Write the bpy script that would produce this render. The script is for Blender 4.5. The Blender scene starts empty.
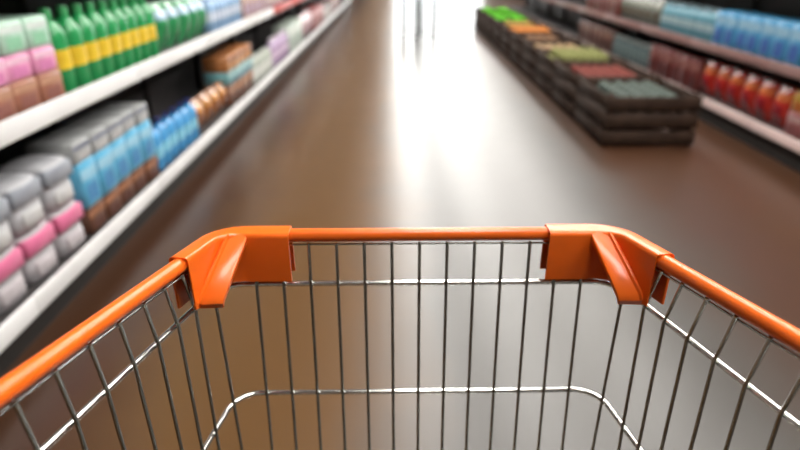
import bpy, bmesh, math, random
from mathutils import Vector, Matrix
random.seed(7)
R = math.radians
C = bpy.context.scene.collection
SC = bpy.context.scene

# ------------------------------------------------------------------ camera, world, exposure
CAM_Z = 1.33
cam_d = bpy.data.cameras.new('camera'); cam = bpy.data.objects.new('camera', cam_d); C.objects.link(cam)
cam_d.sensor_width = 36; cam_d.lens = 578 / 800 * 36
cam_d.clip_start = 0.02; cam_d.clip_end = 100
cam_d.dof.use_dof = True; cam_d.dof.focus_distance = 0.60; cam_d.dof.aperture_fstop = 3.0
cam.location = (0, 0, CAM_Z); cam.rotation_euler = (R(90 - 25.04), 0, R(-0.36))
SC.camera = cam
w = bpy.data.worlds.new('store_ambient'); SC.world = w; w.use_nodes = True
w.node_tree.nodes['Background'].inputs[0].default_value = (.93, .97, 1, 1)
w.node_tree.nodes['Background'].inputs[1].default_value = 7.0      # bright overcast daylight outside the shopfront window
SC.view_settings.view_transform = 'Standard'; SC.view_settings.look = 'None'
SC.view_settings.gamma = 1; SC.view_settings.use_curve_mapping = False
SC.view_settings.exposure = 0.15
SC.cycles.caustics_reflective = False; SC.cycles.caustics_refractive = False
LAMP = 15.0            # emission of the ceiling lamps' diffusers

# ------------------------------------------------------------------ materials
MATS = {}
def mat(key, col, rough=.5, metal=0, spec=.5, var=.12, scale=8, coat=0, emit=0, bump=0):
    if key in MATS: return MATS[key]
    m = bpy.data.materials.new(key); m.use_nodes = True
    nt = m.node_tree; b = nt.nodes['Principled BSDF']
    b.inputs['Roughness'].default_value = rough; b.inputs['Metallic'].default_value = metal
    b.inputs['Specular IOR Level'].default_value = spec; b.inputs['Coat Weight'].default_value = coat
    tc = nt.nodes.new('ShaderNodeTexCoord'); n = nt.nodes.new('ShaderNodeTexNoise')
    n.inputs['Scale'].default_value = scale; n.inputs['Detail'].default_value = 4
    nt.links.new(tc.outputs['Object'], n.inputs['Vector'])
    r = nt.nodes.new('ShaderNodeValToRGB')
    r.color_ramp.elements[0].position = .3; r.color_ramp.elements[1].position = .7
    r.color_ramp.elements[0].color = tuple(c * (1 - var) for c in col) + (1,)
    r.color_ramp.elements[1].color = tuple(min(1, c * (1 + var)) for c in col) + (1,)
    nt.links.new(n.outputs['Fac'], r.inputs['Fac']); nt.links.new(r.outputs['Color'], b.inputs['Base Color'])
    if bump:
        bp = nt.nodes.new('ShaderNodeBump'); bp.inputs['Strength'].default_value = bump; bp.inputs['Distance'].default_value = .002
        nt.links.new(n.outputs['Fac'], bp.inputs['Height']); nt.links.new(bp.outputs['Normal'], b.inputs['Normal'])
    if emit:
        b.inputs['Emission Color'].default_value = (1, .97, .92, 1); b.inputs['Emission Strength'].default_value = emit
    MATS[key] = m
    return m

ORANGE = mat('orange plastic', (.88, .145, .010), .3, var=.04, scale=30, coat=.15)
CHROME = mat('chrome wire', (.43, .45, .43), .12, metal=1, var=.06, scale=60)  # base toned down to carry the dark surroundings the wires mirror
HOOP = mat('lit chrome hoop', (.82, .82, .80), .16, metal=1, var=.05, scale=60)  # same chrome as the wires, base lightened to paint in the highlights
STEEL = mat('dark steel', (.25, .25, .25), .35, metal=1)
RUBBER = mat('grey rubber', (.06, .06, .06), .7)
LIPW = mat('white price rail', (.80, .80, .80), .35, var=.05, scale=3)
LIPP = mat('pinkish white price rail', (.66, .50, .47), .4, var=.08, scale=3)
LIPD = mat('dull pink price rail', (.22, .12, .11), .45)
LIPR = mat('red promo strip', (.55, .10, .09), .4)
SHELF = mat('dark shelf steel', (.05, .045, .045), .5)
KICK = mat('black kick plate', (.02, .017, .015), .6)
WOOD = mat('dark stained wood', (.030, .016, .010), .75, spec=.2, var=.4, scale=14, bump=.3)
LAMPW = mat('lamp housing white', (.8, .8, .8), .4)
GLOW = mat('lamp diffuser', (.9, .9, .88), .5, emit=LAMP, var=0)

# ------------------------------------------------------------------ mesh helpers
def mesh(name, verts, faces, m, smooth=False):
    me = bpy.data.meshes.new(name); me.from_pydata([tuple(v) for v in verts], [], faces); me.update()
    bm = bmesh.new(); bm.from_mesh(me); bmesh.ops.recalc_face_normals(bm, faces=bm.faces); bm.to_mesh(me); bm.free()
    me.materials.append(m)
    if smooth:
        me.shade_smooth()
    return me
def link(name, me, parent=None, loc=(0, 0, 0), rz=0):
    o = bpy.data.objects.new(name, me); C.objects.link(o); o.location = loc; o.rotation_euler = (0, 0, rz); o.parent = parent
    return o
def thing(name, label, cat, group=None, loc=(0, 0, 0), rz=0, me=None):
    o = link(name, me, None, loc, rz); o['label'] = label; o['category'] = cat
    if group: o['group'] = group
    return o
def struct(name, me):
    o = link(name, me); o['kind'] = 'structure'; return o
def box_me(name, x0, x1, y0, y1, z0, z1, m, bev=0, seg=2):
    bm = bmesh.new()
    bmesh.ops.create_cube(bm, size=1)
    for v in bm.verts:
        v.co = Vector((x0 + (v.co.x + .5) * (x1 - x0), y0 + (v.co.y + .5) * (y1 - y0), z0 + (v.co.z + .5) * (z1 - z0)))
    if bev: bmesh.ops.bevel(bm, geom=bm.edges[:] , offset=bev, segments=seg, affect='EDGES', profile=.5)
    me = bpy.data.meshes.new(name); bm.to_mesh(me); bm.free(); me.materials.append(m)
    if bev:
        me.shade_smooth()
        try: me.set_sharp_from_angle(angle=R(50))
        except Exception: pass
    return me
def fillet(pts, rad, n=6):
    """Round the inner corners of an open polyline."""
    pts = [Vector(p) for p in pts]; out = [pts[0]]
    for i in range(1, len(pts) - 1):
        a, b, c = pts[i - 1], pts[i], pts[i + 1]
        u = (a - b).normalized(); v = (c - b).normalized()
        ang = u.angle(v); t = min(rad / math.tan(ang / 2), (a - b).length * .49, (c - b).length * .49)
        p, q = b + u * t, b + v * t; r = t * math.tan(ang / 2)
        cen = b + (u + v).normalized() * (r / math.sin(ang / 2))
        e1 = (p - cen).normalized(); e2 = (q - cen); e2 = (e2 - e1 * e2.dot(e1)).normalized(); tot = math.pi - ang
        for k in range(n + 1):
            out.append(cen + r * (math.cos(tot * k / n) * e1 + math.sin(tot * k / n) * e2))
    out.append(pts[-1]); return out
def tube_me(name, paths, rad, m, n=10):
    """Round tube along one or more polylines (all one part)."""
    V, F = [], []
    for path in paths:
        P = [Vector(p) for p in path]; base = len(V); T = []
        for i in range(len(P)):
            d = (P[min(i + 1, len(P) - 1)] - P[max(i - 1, 0)]).normalized(); T.append(d)
        ref = Vector((0, 0, 1)) if abs(T[0].z) < .9 else Vector((1, 0, 0))
        nrm = (ref - T[0] * ref.dot(T[0])).normalized()
        for i, p in enumerate(P):
            nrm = (nrm - T[i] * nrm.dot(T[i])).normalized(); bi = T[i].cross(nrm)
            for k in range(n):
                a = 2 * math.pi * k / n; V.append(p + rad * (math.cos(a) * nrm + math.sin(a) * bi))
        for i in range(len(P) - 1):
            for k in range(n):
                a, b = base + i * n + k, base + i * n + (k + 1) % n
                F.append((a, b, b + n, a + n))
        F.append(tuple(base + k for k in range(n))[::-1]); F.append(tuple(base + (len(P) - 1) * n + k for k in range(n)))
    me = mesh(name, V, F, m, True)
    try: me.set_sharp_from_angle(angle=R(60))
    except Exception: pass
    return me
def lathe_me(name, prof, m, n=20, sx=1, sy=1, power=1):
    """prof: (r, z) from bottom to top; power<1 gives a squarer section."""
    V, F = [], []
    for r, z in prof:
        for k in range(n):
            a = 2 * math.pi * k / n; c, s = math.cos(a), math.sin(a)
            V.append((r * sx * math.copysign(abs(c) ** power, c), r * sy * math.copysign(abs(s) ** power, s), z))
    for i in range(len(prof) - 1):
        for k in range(n):
            a, b = i * n + k, i * n + (k + 1) % n; F.append((a, b, b + n, a + n))
    F.append(tuple(range(n))[::-1]); F.append(tuple((len(prof) - 1) * n + k for k in range(n)))
    me = mesh(name, V, F, m, True)
    try: me.set_sharp_from_angle(angle=R(40))
    except Exception: pass
    return me

# ------------------------------------------------------------------ room shell
X0, X1, Y0, Y1, ZC = -2.6, 7.5, -3.0, 30.0, 3.4
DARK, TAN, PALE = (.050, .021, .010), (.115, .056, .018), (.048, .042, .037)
def floor_mat():
    m = bpy.data.materials.new('polished brown floor'); m.use_nodes = True; nt = m.node_tree; b = nt.nodes['Principled BSDF']
    tc = nt.nodes.new('ShaderNodeTexCoord')
    n = nt.nodes.new('ShaderNodeTexNoise'); n.inputs['Scale'].default_value = 1.4; n.inputs['Detail'].default_value = 6
    nt.links.new(tc.outputs['Object'], n.inputs['Vector'])
    # soft colour bands along the aisle: dark brown sides, tan, then grey
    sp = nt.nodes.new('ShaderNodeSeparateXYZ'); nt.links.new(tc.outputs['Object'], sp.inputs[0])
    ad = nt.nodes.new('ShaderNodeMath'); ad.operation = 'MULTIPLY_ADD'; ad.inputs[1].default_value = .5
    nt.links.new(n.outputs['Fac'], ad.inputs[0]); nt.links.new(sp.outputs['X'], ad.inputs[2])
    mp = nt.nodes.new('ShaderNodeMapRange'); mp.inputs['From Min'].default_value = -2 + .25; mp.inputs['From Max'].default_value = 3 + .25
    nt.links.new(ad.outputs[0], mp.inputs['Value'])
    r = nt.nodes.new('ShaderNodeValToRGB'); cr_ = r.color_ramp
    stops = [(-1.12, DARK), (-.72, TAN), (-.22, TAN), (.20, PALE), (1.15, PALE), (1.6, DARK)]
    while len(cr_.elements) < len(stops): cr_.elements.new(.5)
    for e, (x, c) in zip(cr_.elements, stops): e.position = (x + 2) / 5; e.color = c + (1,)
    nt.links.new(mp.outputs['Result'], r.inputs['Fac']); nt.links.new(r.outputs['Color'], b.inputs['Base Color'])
    n2 = nt.nodes.new('ShaderNodeTexNoise'); n2.inputs['Scale'].default_value = 5
    nt.links.new(tc.outputs['Object'], n2.inputs['Vector'])
    mr = nt.nodes.new('ShaderNodeMapRange'); mr.inputs['To Min'].default_value = .27; mr.inputs['To Max'].default_value = .32
    nt.links.new(n2.outputs['Fac'], mr.inputs['Value']); nt.links.new(mr.outputs['Result'], b.inputs['Roughness'])
    b.inputs['IOR'].default_value = 1.55
    return m
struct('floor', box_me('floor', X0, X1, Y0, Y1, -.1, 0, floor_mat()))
WALL = mat('painted wall', (.30, .27, .24), .8)
CEIL = mat('ceiling tiles', (.22, .21, .20), .8)
struct('ceiling', box_me('ceiling', X0, X1, Y0, Y1, ZC, ZC + .1, CEIL))
struct('wall_left', box_me('wall_left', X0 - .1, X0, Y0, Y1, 0, ZC, WALL))
struct('wall_right', box_me('wall_right', X1, X1 + .1, Y0, Y1, 0, ZC, WALL))
WX0, WX1, WZ0, WZ1 = -.1, 4.2, .15, 3.0       # shopfront window at the far end
wb = struct('wall_back', box_me('wall_back', X0, WX0, Y1, Y1 + .1, 0, ZC, WALL))
link('wall_panel', box_me('wall_panel', WX1, X1, Y1, Y1 + .1, 0, ZC, WALL), wb)
link('wall_panel', box_me('wall_panel', WX0, WX1, Y1, Y1 + .1, 0, WZ0, WALL), wb)
link('wall_panel', box_me('wall_panel', WX0, WX1, Y1, Y1 + .1, WZ1, ZC, WALL), wb)
FRM = mat('window frame', (.12, .12, .12), .4)
GLASS = bpy.data.materials.new('window glass'); GLASS.use_nodes = True
gb = GLASS.node_tree.nodes['Principled BSDF']; gb.inputs['Transmission Weight'].default_value = 1; gb.inputs['Roughness'].default_value = 0
gb.inputs['IOR'].default_value = 1.0; gb.inputs['Base Color'].default_value = (.95, .98, .97, 1)
wn = struct('window_1', box_me('window_1', WX0, WX1, Y1, Y1 + .06, WZ0, WZ0 + .06, FRM))
link('window_frame', box_me('window_head', WX0, WX1, Y1, Y1 + .06, WZ1 - .06, WZ1, FRM), wn)
for k in range(5):
    x = WX0 + (WX1 - WX0 - .05) * k / 4; link('mullion', box_me('mullion', x, x + .05, Y1, Y1 + .06, WZ0 + .06, WZ1 - .06, FRM), wn)
    if k < 4: link('pane', box_me('pane', x + .05, WX0 + (WX1 - WX0 - .05) * (k + 1) / 4, Y1 + .03, Y1 + .036, WZ0 + .06, WZ1 - .06, GLASS), wn)
struct('wall_front', box_me('wall_front', X0, X1, Y0 - .1, Y0, 0, ZC, WALL))

# ceiling lamps: long fluorescent troffers in rows along the aisle
LX = [.35, 1.6, 2.85]
hm = box_me('housing', -.32, .32, -.62, .62, -.06, 0, LAMPW, .01); gm = box_me('diffuser', -.3, .3, -.6, .6, -.075, -.06, GLOW)
ROWN = ['row nearest the left shelves', 'row over the middle of the aisle', 'row over the right shelves']
for i, x in enumerate(LX):
    for k in range(18):
        t = thing('ceiling_lamp', 'long white fluorescent ceiling lamp in the ' + ROWN[i], 'lamp', 'ceiling lamps, ' + ROWN[i], (x, .1 + 1.7 * k, ZC))
        link('housing', hm, t); link('diffuser', gm, t)

# ------------------------------------------------------------------ shelving
def gondola(name, label, sx, xf, y0, bay, nb, levels, depth, top, lip_m, liph, promo=()):
    """sx: +1 when the shelves face +x. xf: front edge of the shelves."""
    t = thing(name, label, 'shelf', None, (xf, y0, 0))
    L = bay * nb
    def bx(nm, a, b, ya, yb, za, zb, m, par=t, bev=0):
        xa, xb = sorted((a * sx, b * sx)); return link(nm, box_me(nm, xa, xb, ya, yb, za, zb, m, bev), par)
    bx('back_panel', -depth - .03, -depth, 0, L, 0, top, SHELF)
    bx('kick_plate', -.09, -.06, 0, L, 0, levels[0] - .05, KICK)
    for k in range(nb + 1):
        bx('upright', -depth, -depth + .04, max(0, k * bay - .02), min(L, k * bay + .02), levels[0], top, SHELF)
    for li, z in enumerate(levels):
        for k in range(nb):
            b = bx('shelf_board', -depth, -.006, k * bay + .002, (k + 1) * bay - .002, z - .03, z, SHELF)
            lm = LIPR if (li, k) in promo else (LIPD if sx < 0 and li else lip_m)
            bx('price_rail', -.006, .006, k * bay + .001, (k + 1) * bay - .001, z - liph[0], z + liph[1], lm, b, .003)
    return t
LXF = -1.32
gondola('shelving_unit', 'long dark shelving unit with white price rails along the left of the aisle', 1, LXF, .6, 1.2, 15,
        [.19, .805, 1.27, 1.68], .5, 2.0, LIPW, (.057, .02), {(1, 5), (1, 6)})
RXF = 2.66
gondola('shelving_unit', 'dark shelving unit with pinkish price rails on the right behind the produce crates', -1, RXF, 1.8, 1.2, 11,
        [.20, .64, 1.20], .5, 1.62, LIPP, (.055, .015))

# ------------------------------------------------------------------ products
def pm(col, rough=.35): return mat('pack %.3f %.3f %.3f %.2f' % (*col, rough), col, rough, var=.1, scale=20)
def carton(w, h, d, c, band, patch):
    # front faces +x, base at z=0, centred on y, front at x=0
    p = [('body', box_me('carton', -d, 0, -w / 2, w / 2, 0, h, pm(c), .004, 1))]
    p.append(('printed_band', box_me('band', -.02, .0012, -w / 2 + .003, w / 2 - .003, h * .62, h * .85, pm(band))))
    p.append(('printed_panel', box_me('panel', -.02, .0016, -w * .30, w * .30, h * .12, h * .5, pm(patch))))
    p.append(('flap', box_me('flap', -d + .006, -.006, -w / 2 + .006, -.001, h, h + .002, pm(c))))
    return p
def bottle(w, h, d, c, cap, lab):
    r = .5; pr = [(r * .92, 0), (r, .02 * h), (r, .62 * h), (r * .93, .72 * h), (r * .55, .84 * h), (r * .36, .87 * h), (r * .36, .9 * h)]
    def sh(me):
        for v in me.vertices: v.co.x -= d / 2
        return me
    p = [('body', sh(lathe_me('bottle', pr, pm(c, .25), 20, d, w, .7)))]
    p.append(('cap', sh(lathe_me('cap', [(r * .42, .885 * h), (r * .42, .985 * h), (r * .38, h)], pm(cap), 14, min(d, w), min(d, w)))))
    p.append(('label', sh(lathe_me('label', [(r * 1.01, .28 * h), (r * 1.012, .295 * h), (r * 1.012, .505 * h), (r * 1.01, .52 * h)], pm(lab), 20, d, w, .7))))
    return p
def jar(w, h, d, c, cap, lab):
    r = w / 2
    def sh(me):
        for v in me.vertices: v.co.x -= w / 2
        return me
    return [('body', sh(lathe_me('jar', [(r * .9, 0), (r, .04 * h), (r, .74 * h), (r * .8, .84 * h), (r * .8, .88 * h)], pm(c, .15)))),
            ('lid', sh(lathe_me('lid', [(r * .86, .86 * h), (r * .86, .98 * h), (r * .8, h)], pm(cap)))),
            ('label', sh(lathe_me('jar_label', [(r * 1.01, .18 * h), (r * 1.015, .2 * h), (r * 1.015, .62 * h), (r * 1.01, .64 * h)], pm(lab))))]
def bag(w, h, d, c, band, patch):
    """Pillow pack: flat crimped seams at top and bottom, fat in the middle."""
    def surf(z0, z1, y0, y1, off, m, nm, n=10, sides=(1, -1)):
        V, F = [], []
        for sgn in sides:
            for i in range(n + 1):
                for k in range(n + 1):
                    fz = z0 + (z1 - z0) * i / n; fy = y0 + (y1 - y0) * k / n
                    t = max(0, math.sin(math.pi * min(1, max(0, (fz - .06) / .88)))) ** .6 * max(0, 1 - abs(2 * fy - 1) ** 3.5) ** .7
                    wy = (fy - .5) * w * (1 - .06 * math.sin(math.pi * fz))
                    V.append((-d / 2 + sgn * (t * d * .48 + .002 + off), wy, fz * h))
        q = (n + 1) ** 2
        for s in range(len(sides)):
            for i in range(n):
                for k in range(n):
                    a = s * q + i * (n + 1) + k; F.append((a, a + 1, a + n + 2, a + n + 1))
        return mesh(nm, V, F, m, True)
    return [('body', surf(0, 1, 0, 1, 0, pm(c, .22), 'bag')), ('printed_band', surf(.66, .84, .04, .96, .0012, pm(band, .22), 'bag_band', 8, (1,))),
            ('printed_panel', surf(.2, .56, .2, .8, .0012, pm(patch, .22), 'bag_panel', 8, (1,)))]
def rolls(w, h, d, c, band, patch):
    """Film-wrapped pack of paper rolls: two by two bulging rolls."""
    V, F = [], []; n = 24; zs = [0, .03, .47, .5, .53, .97, 1]; ins = [.9, 1, 1, .955, 1, 1, .9]
    for z, s in zip(zs, ins):
        for k in range(n):
            a = 2 * math.pi * k / n; lob = 1 + .05 * math.cos(4 * (a - math.pi / 4)) ** 2
            c_, s_ = math.cos(a), math.sin(a)
            V.append((-d / 2 + d * .5 * s * lob * .95 * math.copysign(abs(c_) ** .5, c_), w * .5 * s * lob * .95 * math.copysign(abs(s_) ** .5, s_), z * h))
    for i in range(len(zs) - 1):
        for k in range(n):
            a, b = i * n + k, i * n + (k + 1) % n; F.append((a, b, b + n, a + n))
    F.append(tuple(range(n))[::-1]); F.append(tuple((len(zs) - 1) * n + k for k in range(n)))
    me = mesh('rolls', V, F, pm(c, .3), True)
    return [('body', me), ('printed_band', box_me('roll_band', -.03, .004, -w * .46, w * .46, h * .58, h * .92, pm(band, .3), .004, 1)),
            ('printed_panel', box_me('roll_panel', -.03, .004, -w * .30, w * .30, h * .1, h * .42, pm(patch, .3), .004, 1))]
KIND = dict(carton=(carton, 'carton'), bottle=(bottle, 'bottle'), jar=(jar, 'jar'), bag=(bag, 'snack_bag'), rolls=(rolls, 'paper_roll_pack'))
ORD = ['first', 'second', 'third', 'fourth', 'fifth', 'sixth', 'seventh', 'eighth', 'ninth', 'tenth', 'eleventh', 'twelfth']
def block(xf, sx, y0, n, z, kind, w, h, d, cols, label, rows=1, setback=.035):
    fn, nm = KIND[kind]; parts = fn(w * .94, h, d, *cols)
    cat = nm.split('_')[-1]
    for k in range(n):
        for q in range(rows):
            x = xf - sx * (setback + random.uniform(0, .012) + q * (d + .02)); y = y0 + (k + .5) * w
            t = thing(nm, label + ', ' + ORD[k] + ' from the cart', cat, label, (x, y, z), (0 if sx > 0 else math.pi) + random.uniform(-.03, .03))
            for pn, me in parts: link(pn, me, t)
G = lambda *a: tuple(a)
# ---- left shelves, lower deck (stands of layers: z runs up from the deck)
LOW = [
 (1.45, [('rolls', 4, .215, .20, .2, ((.42, .40, .42), (.66, .16, .30), (.50, .46, .48)), 'pale paper roll pack with pink band, lower left shelf'),
         ('rolls', 4, .215, .19, .2, ((.42, .42, .44), (.28, .30, .34), (.50, .50, .50)), 'greyish white paper roll pack stacked on pink banded packs')]),
 (2.34, [('carton', 5, .16, .12, .22, ((.12, .05, .03), (.30, .12, .05), (.10, .04, .03)), 'flat dark brown carton under cyan cartons, lower left shelf'),
         ('carton', 5, .16, .20, .22, ((.10, .38, .58), (.30, .55, .70), (.05, .22, .45)), 'cyan blue carton stacked on flat brown cartons'),
         ('carton', 5, .16, .09, .2, ((.36, .37, .37), (.18, .20, .26), (.42, .42, .42)), 'small grey white carton on top of the cyan cartons')]),
 (3.17, [('bottle', 6, .125, .27, .09, ((.06, .30, .60), (.03, .04, .16), (.20, .52, .68)), 'blue bottle with navy cap on the lower left shelf')]),
 (3.94, [('bag', 4, .20, .22, .13, ((.30, .11, .03), (.50, .22, .06), (.14, .05, .03)), 'rust brown snack bag standing on the lower left shelf'),]),
 (4.76, [('carton', 5, .17, .17, .2, ((.16, .06, .03), (.35, .15, .05), (.06, .03, .02)), 'dark rust carton under teal cartons, lower left shelf'),
         ('carton', 5, .17, .10, .2, ((.16, .36, .38), (.40, .55, .52), (.08, .20, .26)), 'teal carton stacked on dark rust cartons'),
         ('carton', 5, .17, .12, .2, ((.42, .17, .06), (.20, .08, .04), (.55, .30, .12)), 'orange brown carton on top of the teal cartons')]),
 (5.63, [('jar', 8, .12, .22, .12, ((.42, .46, .40), (.55, .58, .52), (.62, .64, .60)), 'pale sage jar with light lid on the lower left shelf')]),
 (6.62, [('bottle', 9, .11, .30, .09, ((.42, .30, .46), (.60, .55, .60), (.55, .42, .56)), 'lilac bottle with pale cap on the lower left shelf')]),
 (7.64, [('carton', 7, .17, .32, .2, ((.40, .46, .40), (.56, .60, .55), (.26, .34, .28)), 'tall sage green carton on the lower left shelf')]),
 (8.86, [('bag', 6, .20, .33, .13, ((.48, .30, .32), (.62, .48, .48), (.32, .18, .20)), 'dusty pink snack bag, lower left shelf')]),
 (10.1, [('carton', 7, .20, .32, .2, ((.30, .07, .07), (.50, .28, .26), (.20, .05, .05)), 'dark red carton, lower left shelf')]),
 (11.55, [('jar', 11, .13, .26, .12, ((.40, .37, .36), (.22, .20, .20), (.55, .52, .50)), 'grey jar, lower left shelf')]),
 (13.05, [('carton', 9, .22, .3, .2, ((.24, .13, .12), (.42, .32, .30), (.15, .08, .08)), 'brownish carton at far end of lower left shelf')]),
]
for y0, layers in LOW:
    z = .191
    for kind, n, wd, h, d, cols, label in layers:
        block(LXF, 1, y0, n, z, kind, wd, h, d, cols, label); z += h + .0025
UP = [
 (1.75, [('carton', 4, .16, .11, .2, ((.34, .14, .09), (.46, .25, .16), (.25, .10, .08)), 'low reddish brown carton under pink cartons, upper left shelf'),
         ('carton', 4, .16, .09, .2, ((.70, .28, .46), (.78, .50, .62), (.60, .20, .40)), 'pink carton stacked on low reddish brown cartons'),
         ('carton', 4, .16, .11, .2, ((.42, .62, .50), (.62, .70, .66), (.25, .52, .34)), 'pale mint carton on top of the pink cartons')]),
 (2.42, [('bottle', 9, .118, .33, .10, ((.02, .27, .08), (.05, .36, .12), (.70, .48, .03)), 'green bottle with yellow label on the upper left shelf')]),
 (3.52, [('bag', 5, .19, .27, .12, ((.03, .25, .09), (.35, .48, .62), (.02, .18, .06)), 'green snack bag with pale blue band on the upper left shelf')]),
 (4.50, [('bottle', 8, .12, .27, .09, ((.25, .40, .60), (.14, .14, .30), (.50, .56, .66)), 'pale blue bottle with dark cap on the upper left shelf')]),
 (5.50, [('carton', 6, .17, .25, .2, ((.48, .30, .22), (.60, .45, .42), (.30, .20, .34)), 'peach brown carton on the upper left shelf')]),
 (6.56, [('jar', 8, .12, .22, .12, ((.45, .26, .30), (.25, .08, .08), (.60, .50, .48)), 'rosy jar with dark red lid, upper left shelf')]),
]
for y0, layers in UP:
    z = .806
    for kind, n, wd, h, d, cols, label in layers:
        block(LXF, 1, y0, n, z, kind, wd, h, d, cols, label); z += h + .0025
# ---- right shelves
RLOW = [
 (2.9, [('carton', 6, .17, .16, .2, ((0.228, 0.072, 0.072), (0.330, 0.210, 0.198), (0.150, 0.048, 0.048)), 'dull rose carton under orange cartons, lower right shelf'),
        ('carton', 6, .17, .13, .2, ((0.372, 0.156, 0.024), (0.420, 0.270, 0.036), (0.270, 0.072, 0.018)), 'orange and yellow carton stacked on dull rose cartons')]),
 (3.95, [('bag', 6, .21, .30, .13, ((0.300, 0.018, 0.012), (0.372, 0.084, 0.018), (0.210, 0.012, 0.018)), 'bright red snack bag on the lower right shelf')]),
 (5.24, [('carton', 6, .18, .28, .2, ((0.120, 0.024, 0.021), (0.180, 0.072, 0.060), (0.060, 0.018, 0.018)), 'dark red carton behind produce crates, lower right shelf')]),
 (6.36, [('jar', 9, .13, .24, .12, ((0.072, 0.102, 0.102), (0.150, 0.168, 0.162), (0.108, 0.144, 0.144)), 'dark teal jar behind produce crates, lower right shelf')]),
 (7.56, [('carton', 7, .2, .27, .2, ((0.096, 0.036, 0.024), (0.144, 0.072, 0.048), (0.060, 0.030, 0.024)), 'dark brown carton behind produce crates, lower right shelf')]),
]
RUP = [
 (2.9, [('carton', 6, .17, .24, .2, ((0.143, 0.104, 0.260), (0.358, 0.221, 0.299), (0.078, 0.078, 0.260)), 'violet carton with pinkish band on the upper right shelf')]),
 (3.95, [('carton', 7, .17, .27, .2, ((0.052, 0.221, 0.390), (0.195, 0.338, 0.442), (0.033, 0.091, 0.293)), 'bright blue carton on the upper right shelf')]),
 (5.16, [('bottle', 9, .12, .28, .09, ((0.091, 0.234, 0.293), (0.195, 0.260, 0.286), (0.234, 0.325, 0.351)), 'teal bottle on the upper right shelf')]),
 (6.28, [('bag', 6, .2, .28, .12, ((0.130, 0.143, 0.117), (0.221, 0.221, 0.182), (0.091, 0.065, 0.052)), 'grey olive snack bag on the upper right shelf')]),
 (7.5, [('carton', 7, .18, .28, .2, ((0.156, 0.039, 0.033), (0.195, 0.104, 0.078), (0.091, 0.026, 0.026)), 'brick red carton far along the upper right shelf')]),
]
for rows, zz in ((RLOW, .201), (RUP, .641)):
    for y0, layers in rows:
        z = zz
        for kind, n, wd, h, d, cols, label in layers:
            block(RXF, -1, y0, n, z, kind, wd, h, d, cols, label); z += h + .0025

# ------------------------------------------------------------------ produce crates on the right
CW, CL, CH = .70, .74, .40
def bm_box(x0, x1, y0, y1, z0, z1, nm): return box_me(nm, x0, x1, y0, y1, z0, z1, WOOD, .004, 1)
cr = {'side': bm_box(0, .016, 0, CL, -.052, .052, 'slat'), 'end': bm_box(0, CW, 0, .016, -.052, .052, 'end_slat'),
      'post': bm_box(0, .04, 0, .04, 0, CH, 'post'), 'floor': bm_box(.02, CW - .02, .02, CL - .02, .22, .24, 'crate_floor')}
def blob(nm, rx, ry, rz, m, amp, seed, n=12, mrows=8, dimp=0):
    rr = random.Random(seed); ph = [rr.uniform(0, 6.28) for _ in range(6)]
    V, F = [], []
    for i in range(mrows + 1):
        th = math.pi * i / mrows
        for k in range(n):
            a = 2 * math.pi * k / n
            s = 1 + amp * (math.sin(3 * a + ph[0] + 2 * th) + math.sin(2 * th * 2 + ph[1]) * .7 + math.sin(5 * a - 3 * th + ph[2]) * .5)
            zz = math.cos(th) * (1 - dimp * math.exp(-(th / .5) ** 2))
            V.append((rx * s * math.sin(th) * math.cos(a), ry * s * math.sin(th) * math.sin(a), rz * (1 + zz * (1 if amp < .06 else s))))
    for i in range(mrows):
        for k in range(n):
            a, b = i * n + k, i * n + (k + 1) % n; F.append((a, b, b + n, a + n))
    me = mesh(nm, V, F, m, True)
    bm = bmesh.new(); bm.from_mesh(me); bmesh.ops.remove_doubles(bm, verts=bm.verts, dist=1e-5); bm.to_mesh(me); bm.free()
    return me
def leafball(nm, r, m, seed):
    """Cabbage or lettuce: overlapping cupped leaves around a core."""
    rr = random.Random(seed); V, F = [], []
    for li in range(11):
        az = li * 2.4 + rr.uniform(-.2, .2); til = .25 + .9 * (li / 11); rad = r * (.72 + .3 * li / 11); nu = nv = 5; base = len(V)
        for i in range(nu + 1):
            for j in range(nv + 1):
                u = i / nu; v = (j / nv - .5) * 2
                th = 2.9 - u * (2.9 - til) ; a = az + v * (.85 * math.sin(math.pi * (.15 + .75 * u)))
                rd = rad * (1 + .05 * math.sin(7 * v + li) * u + .10 * u * u * (li / 11))
                V.append((rd * math.sin(th) * math.cos(a), rd * math.sin(th) * math.sin(a), r + rd * math.cos(th) * .9))
        for i in range(nu):
            for j in range(nv):
                a = base + i * (nv + 1) + j; F.append((a, a + 1, a + nv + 2, a + nv + 1))
    mz = min(v[2] for v in V)
    return mesh(nm, [(x, y, z - mz) for x, y, z in V], F, m, True)
STEM = mat('stem brown', (.10, .07, .03), .7)
def veg(col, rough=.7, var=.25): return mat('produce %.2f %.2f %.2f' % col, col, rough, spec=.2, var=var, scale=25)
stem_me = tube_me('stem', [[(0, 0, 0), (.003, 0, .012), (.009, .002, .022)]], .003, STEM, 6)
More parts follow.
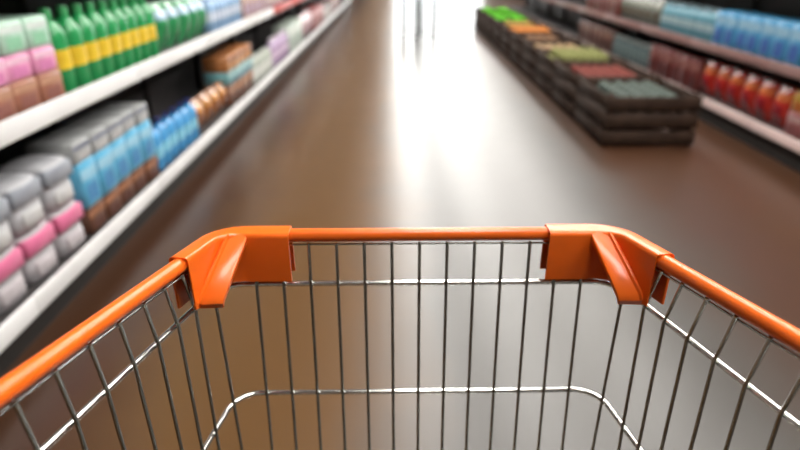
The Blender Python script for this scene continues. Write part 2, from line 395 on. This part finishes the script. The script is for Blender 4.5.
PROD = [ # name, category, radii, colour, amp, label stub, crate label stub, pieces across
 ('avocado', (.052, .042, .040), (.06, .075, .065), .02, 'dark grey green avocado in the nearest produce crate', 'dark wooden crate of dark avocados nearest the cart'),
 ('apple', (.042, .042, .040), (.13, .022, .016), .015, 'dark red apple in the second produce crate from the cart', 'dark wooden crate of red apples, second from the cart'),
 ('pear', (.042, .042, .055), (.15, .155, .05), .02, 'olive green pear in the third produce crate from the cart', 'dark wooden crate of olive pears, third from the cart'),
 ('potato', (.055, .04, .035), (.24, .155, .085), .03, 'pale tan potato in the crate beside the olive pears', 'dark wooden crate of tan potatoes beyond the pears'),
 ('potato', (.058, .042, .036), (.13, .062, .026), .03, 'earthy brown potato in the crate before the oranges', 'dark wooden crate of brown potatoes before the oranges'),
 ('orange', (.045, .045, .044), (.42, .14, .02), .008, 'orange fruit piled in the crate beyond the brown potatoes', 'dark wooden crate of oranges'),
 ('mango', (.06, .045, .042), (.26, .16, .025), .02, 'yellowish mango in the crate between oranges and lettuces', 'dark wooden crate of yellowish mangoes before the lettuces'),
 ('lettuce', .11, (.10, .45, .02), 0, 'bright green lettuce in the first lettuce crate beyond the mangoes', 'dark wooden crate of lettuces just beyond the mangoes'),
 ('lettuce', .11, (.09, .42, .02), 0, 'bright green lettuce in the middle lettuce crate', 'dark wooden crate of lettuces, middle one of three'),
 ('lettuce', .11, (.11, .48, .02), 0, 'bright green lettuce in the farthest lettuce crate', 'dark wooden crate of lettuces, farthest one of three'),
]
PX, PY = 1.56, 4.25
for ci, (nm, rad, col, amp, lab, clab) in enumerate(PROD):
    y = PY + ci * .80
    t = thing('produce_crate', clab, 'crate', 'produce crates on the right of the aisle', (PX, y, 0))
    for xx in (.016, CW - .056):
        for yy in (.016, CL - .056): link('corner_post', cr['post'], t, (xx, yy, 0))
    for z in (.07, .20, .33):
        link('slat', cr['side'], t, (0, 0, z)); link('slat', cr['side'], t, (CW - .016, 0, z))
        link('slat', cr['end'], t, (0, 0 - .016, z)); link('slat', cr['end'], t, (0, CL, z))
    link('crate_floor', cr['floor'], t)
    m = veg(col)
    big = nm == 'lettuce'
    if big: mes = [leafball('lettuce', rad, m, s) for s in range(3)]; px = py = 2 * rad * 1.32; hh = rad * 1.9
    else: mes = [blob(nm, *rad, m, amp, s + ci * 5, dimp=.25 if nm == 'apple' else 0) for s in range(3)]; px, py, hh = 2 * rad[0] * 1.14, 2 * rad[1] * 1.14, 2 * rad[2]
    if nm == 'pear':
        for me in mes:
            for v in me.vertices:
                f = v.co.z / (2 * rad[2]); s = 1.12 - .55 * max(0, f - .35) ; v.co.x *= s; v.co.y *= s
    aw, al = CW - .10, CL - .10
    nx, ny = max(1, int(aw / px + .35)), max(1, int(al / py + .35)); layers = 1 if big else 2
    for lz in range(layers):
        for i in range(nx - lz):
            for j in range(ny - lz):
                x = PX + CW / 2 + (i - (nx - lz - 1) / 2) * px; yy = y + CL / 2 + (j - (ny - lz - 1) / 2) * py
                if lz == 0 and 0 < i < nx - 1 and 0 < j < ny - 1 and not big: continue      # buried under the top layer
                o = thing(nm, lab + (', ' + ('near', 'far')[j] + ('', ' right')[i] + (' left', '')[i] + ' corner' if big else ''), nm, lab, (x, yy, .241 + lz * hh * .74), random.uniform(-.2, .2) if not big else random.uniform(0, 6), random.choice(mes))
                if nm in ('apple', 'pear', 'orange'): link('stem', stem_me, o, (0, 0, hh * (.80 if nm == 'apple' else .97)))

# ------------------------------------------------------------------ slim display table far down the aisle
t = thing('display_table', 'slim dark-legged display table standing far down the bright aisle', 'table', None, (.40, 10.75, 0), R(33))
for sx in (-1, 1):
    for sy in (-1, 1):
        link('leg', box_me('leg', sx * .19 - .027, sx * .19 + .027, sy * .19 - .027, sy * .19 + .027, 0, .78, KICK, .003), t)
link('tabletop', box_me('tabletop', -.22, .22, -.22, .22, .78, .81, WOOD, .005), t)
link('apron', box_me('apron', -.163, .163, -.163, .163, .735, .78, KICK, .003), t)

# ------------------------------------------------------------------ the shopping cart
CART = thing('shopping_cart', 'chrome wire shopping cart with orange plastic rim and corner brackets in the foreground', 'cart', None, (.0278, .65, 0), .0092)
ZR = CAM_Z - .3166
# each level of the basket: front y, z at front, half width at front, side taper, side rise (per metre going back)
MID = .37
class Lv:
    tap2 = .10
    def __init__(s, y, z, a, tap, rise, rad): s.y, s.z, s.a, s.tap, s.rise, s.rad = y, z, a, math.tan(tap), math.tan(rise), rad
    def side(s, sg, b):                                   # the sides run straighter towards the handle
        xe = s.a + min(b, MID) * s.tap + max(0, b - MID) * s.tap2
        return Vector((sg * xe, s.y - b, s.z + b * s.rise))
    def path(s, back, n=8):
        return fillet([s.side(-1, back), s.side(-1, MID), s.side(-1, 0), s.side(1, 0), s.side(1, MID), s.side(1, back)], s.rad, n)
LEN = .80
rim = Lv(0, ZR, .2465, .176, .124, .055)
top = Lv(-.004, ZR - .0110, .2440, .176, .124, .052)      # thin wire under the orange rail
r1 = Lv(-.0097, ZR - .0643, .2535, .240, .041, .045)
r1.tap2 = .045
r2 = Lv(-.0315, ZR - .2228, .2447, .176, -.006, .040)
r3 = Lv(-.052, ZR - .3700, .236, .150, -.03, .04)
r4 = Lv(-.066, ZR - .4800, .228, .135, -.05, .04)
WR, RR = .0021, .0035
link('rim_wire', tube_me('rim_wire', [top.path(LEN)], .0014, CHROME, 8), CART)
for L in (r1, r2, r3, r4):
    link('hoop_wire', tube_me('hoop_wire', [L.path(LEN, 10)], RR, HOOP, 12), CART)
# orange rail: front piece and two side pieces
BX = .160
link('front_rail', tube_me('front_rail', [[(-BX - .03, 0, ZR), (BX + .03, 0, ZR)]], .0085, ORANGE, 20), CART)
for sg in (-1, 1):
    link('side_rail', tube_me('side_rail', [[rim.side(sg, .075), rim.side(sg, MID - .03), rim.side(sg, MID), rim.side(sg, MID + .03), rim.side(sg, LEN)]], .0085, ORANGE, 20), CART)
# upright wires stand on the inner side of the hoops
def inset(L, pt, d): return pt
wire_paths = []
for k in range(13):
    x = (k - 6) * .0345 + .0005
    sc = lambda L: Vector((x * (1 - .012 * (ZR - L.z) / .22), L.y - RR - WR + (.002 if L is top else 0), L.z))
    wire_paths.append([sc(top) + Vector((0, 0, .004)), sc(r1), sc(r2), sc(r3), sc(r4)])
for sg in (-1, 1):
    for b1 in [.066, .100, .136, .174, .213, .252, .291, .330, .370, .410, .450, .490, .530, .570, .610, .650, .690, .730]:
        pts = []
        for L, off in ((top, .035), (r1, 0), (r2, .010), (r3, .018), (r4, .024)):
            p = L.side(sg, b1 + off); p.x -= sg * (RR + WR if L is not top else .002)
            if L is top: p.z += .004
            pts.append(p)
        wire_paths.append(pts)
    # corner wire on the rounded corner of the hoops
    pts = []
    for L in (top, r1, r2, r3, r4):
        b = .030; p = L.side(sg, b); p.x -= sg * .0085; pts.append(p)
    wire_paths.append(pts)
for wp in wire_paths:
    link('upright_wire', tube_me('upright_wire', [wp], WR, CHROME, 8), CART)
# basket floor: lengthwise and crosswise wires
for k in range(-5, 6):
    x = k * .042
    link('floor_wire', tube_me('floor_wire', [[(x, r4.y, r4.z - .005), (x * 1.3, r4.y - LEN + .02, r4.side(1, LEN).z - .005)]], .002, CHROME, 6), CART)
for b in [.1, .2, .3, .4, .5, .6, .7]:
    p, q_ = r4.side(-1, b), r4.side(1, b); p.z -= .0005; q_.z -= .0005
    link('floor_wire', tube_me('floor_wire', [[p, q_]], .0025, CHROME, 6), CART)

# corner brackets: inverted channel swept round the corner of the rim + a sloping tongue inside
def bracket(sg):
    arm = .098
    path = fillet([Vector((sg * BX, 0, ZR)), rim.side(sg, 0), rim.side(sg, arm)], .042, 10)
    # section: (offset outwards, height); closed loop of a thin-walled inverted U
    tk = .0026; o = .0118; tp = .0098; lo = -.056; n = 5; r = .006
    oi = .0180; sec = [(-oi, lo)]
    for k in range(n + 1):
        a = math.pi - (math.pi / 2) * k / n; sec.append((-oi + r + r * math.cos(a), tp - r + r * math.sin(a)))
    for k in range(n + 1):
        a = math.pi / 2 - (math.pi / 2) * k / n; sec.append((o - r + r * math.cos(a), tp - r + r * math.sin(a)))
    sec += [(o, lo), (o - tk, lo), (o - tk, tp - tk), (-oi + tk, tp - tk), (-oi + tk, lo)]
    V, F = [], []; m_ = len(sec); P = path
    for i, p in enumerate(P):
        d = (P[min(i + 1, len(P) - 1)] - P[max(i - 1, 0)]); d.z = 0; d.normalize()
        out = Vector((d.y, -d.x, 0)) * (-1 if sg > 0 else 1)
        if out.dot(p - Vector((0, -.15, ZR))) < 0: out = -out
        fr = min(1, max(0, (i - 1) / 10))                      # the side arm is narrower inside than the front arm
        for a, h in sec: V.append(p + out * (a * (1 - .4 * fr) if a < 0 else a) + Vector((0, 0, h)))
    for i in range(len(P) - 1):
        for k in range(m_):
            a, b = i * m_ + k, i * m_ + (k + 1) % m_; F.append((a, b, b + m_, a + m_))
    # end caps as quads strips of the thin wall
    def cap(base, rev):
        outer = list(range(0, m_ - 4)); innr = [m_ - 4, m_ - 3, m_ - 2, m_ - 1]
        mid = len(outer) // 2
        f = [[0, 1, m_ - 2, m_ - 1], [m_ - 5, m_ - 4, m_ - 3, m_ - 6], list(range(1, m_ - 5)) + [m_ - 3, m_ - 2]]
        for q in f: F.append(tuple(base + k for k in (q[::-1] if rev else q)))
    cap(0, True); cap((len(P) - 1) * m_, False)
    me = mesh('bracket', V, F, ORANGE, True); me.set_sharp_from_angle(angle=R(35))
    br = link('corner_bracket', me, CART); br['label'] = 'orange plastic corner bracket of the rim'
    # tongue: sloping plate from the front arm down to the side hoop
    A = Vector((sg * .209, -.014, ZR + .0086)); B = Vector((sg * .238, -.019, ZR + .0086))      # upper edge
    A2 = Vector((sg * .226, -.092, ZR - .039)); B2 = Vector((sg * .2590, -.094, ZR - .039))      # lower edge
    bm = bmesh.new(); nrm = ((A2 - A).cross(B - A)).normalized()
    if nrm.z < 0: nrm = -nrm
    rows = [(0, 0), (.5, .0012), (.93, .0008), (1, -.004)]
    top_v, bot_v = [], []
    for t_, lift in rows:
        a, b = A.lerp(A2, t_), B.lerp(B2, t_)
        rt, rb = [], []
        for s_, hh in ((0, -.0015), (.06, 0), (.70, 0), (.76, .003), (.84, .003), (1, -.002)):
            p = a.lerp(b, s_) + nrm * (lift + hh); rt.append(bm.verts.new(p)); rb.append(bm.verts.new(a.lerp(b, s_) + nrm * (lift - .006) - Vector((0, 0, .002))))
        top_v.append(rt); bot_v.append(rb)
    nc = 6
    for i in range(len(rows) - 1):
        for k in range(nc - 1):
            bm.faces.new((top_v[i][k], top_v[i][k + 1], top_v[i + 1][k + 1], top_v[i + 1][k]))
            bm.faces.new((bot_v[i][k], bot_v[i + 1][k], bot_v[i + 1][k + 1], bot_v[i][k + 1]))
        for k in (0, nc - 1):
            bm.faces.new((top_v[i][k], top_v[i + 1][k], bot_v[i + 1][k], bot_v[i][k]))
    for i in (0, len(rows) - 1):
        for k in range(nc - 1): bm.faces.new((top_v[i][k], top_v[i][k + 1], bot_v[i][k + 1], bot_v[i][k]))
    bmesh.ops.recalc_face_normals(bm, faces=bm.faces)
    me = bpy.data.meshes.new('tongue'); bm.to_mesh(me); bm.free(); me.materials.append(ORANGE); me.shade_smooth(); me.set_sharp_from_angle(angle=R(40))
    link('guide_tongue', me, br)
for sg in (-1, 1): bracket(sg)

# rear of the cart below and behind the camera: handle, chassis, castors
hb = rim.side(1, LEN); hx = hb.x; hy = hb.y; hz = hb.z
link('handle', tube_me('handle', [[(-hx - .01, hy - .07, hz + .01), (hx + .01, hy - .07, hz + .01)]], .014, ORANGE, 18), CART)
for sg in (-1, 1):
    link('handle_arm', tube_me('handle_arm', [fillet([(sg * hx, hy + .05, hz - .008), (sg * hx, hy - .06, hz + .009), (sg * (hx - .001), hy - .07, hz + .01)], .01, 3)], .009, ORANGE, 12), CART)
    c = r4.side(sg, LEN)
    link('rear_post', tube_me('rear_post', [fillet([(sg * hx, hy - .0, hz - .01), (sg * (c.x * sg), c.y, c.z), (sg * (c.x * sg), c.y + .03, .18), (sg * .215, -.05, .15)], .05, 5)], .010, CHROME, 12), CART)
    link('front_strut', tube_me('front_strut', [[(sg * .20, -.10, .155), (sg * .215, -.2, r4.side(1, .2).z - .012)]], .008, CHROME, 10), CART)
link('chassis_bar', tube_me('chassis_bar', [[(-.215, -.06, .15), (.215, -.06, .15)]], .010, CHROME, 12), CART)
wheel_me = lathe_me('wheel', [(.045, -.014), (.058, -.010), (.06, 0), (.058, .010), (.045, .014)], RUBBER, 24)
for wx, wy in ((-.2, -.07), (.2, -.07), (-.29, -LEN - .03), (.29, -LEN - .03)):
    fk = link('castor_fork', mesh('castor_fork', *(lambda V, F: (V, F))(
        [(x, y, z) for x in (-.024, -.020, .020, .024) for (y, z) in ((-.018, .055), (.018, .055), (.018, .135), (-.018, .135))],
        [(0, 1, 2, 3), (4, 5, 6, 7), (8, 9, 10, 11), (12, 13, 14, 15), (0, 1, 5, 4), (1, 2, 6, 5), (0, 4, 7, 3), (8, 9, 13, 12), (9, 10, 14, 13), (8, 12, 15, 11), (3, 2, 14, 15), (7, 6, 10, 11)]), STEEL), CART, (wx, wy, .012))
    wh = link('wheel', wheel_me, fk, (0, 0, .048)); wh.rotation_euler = (0, R(90), 0)
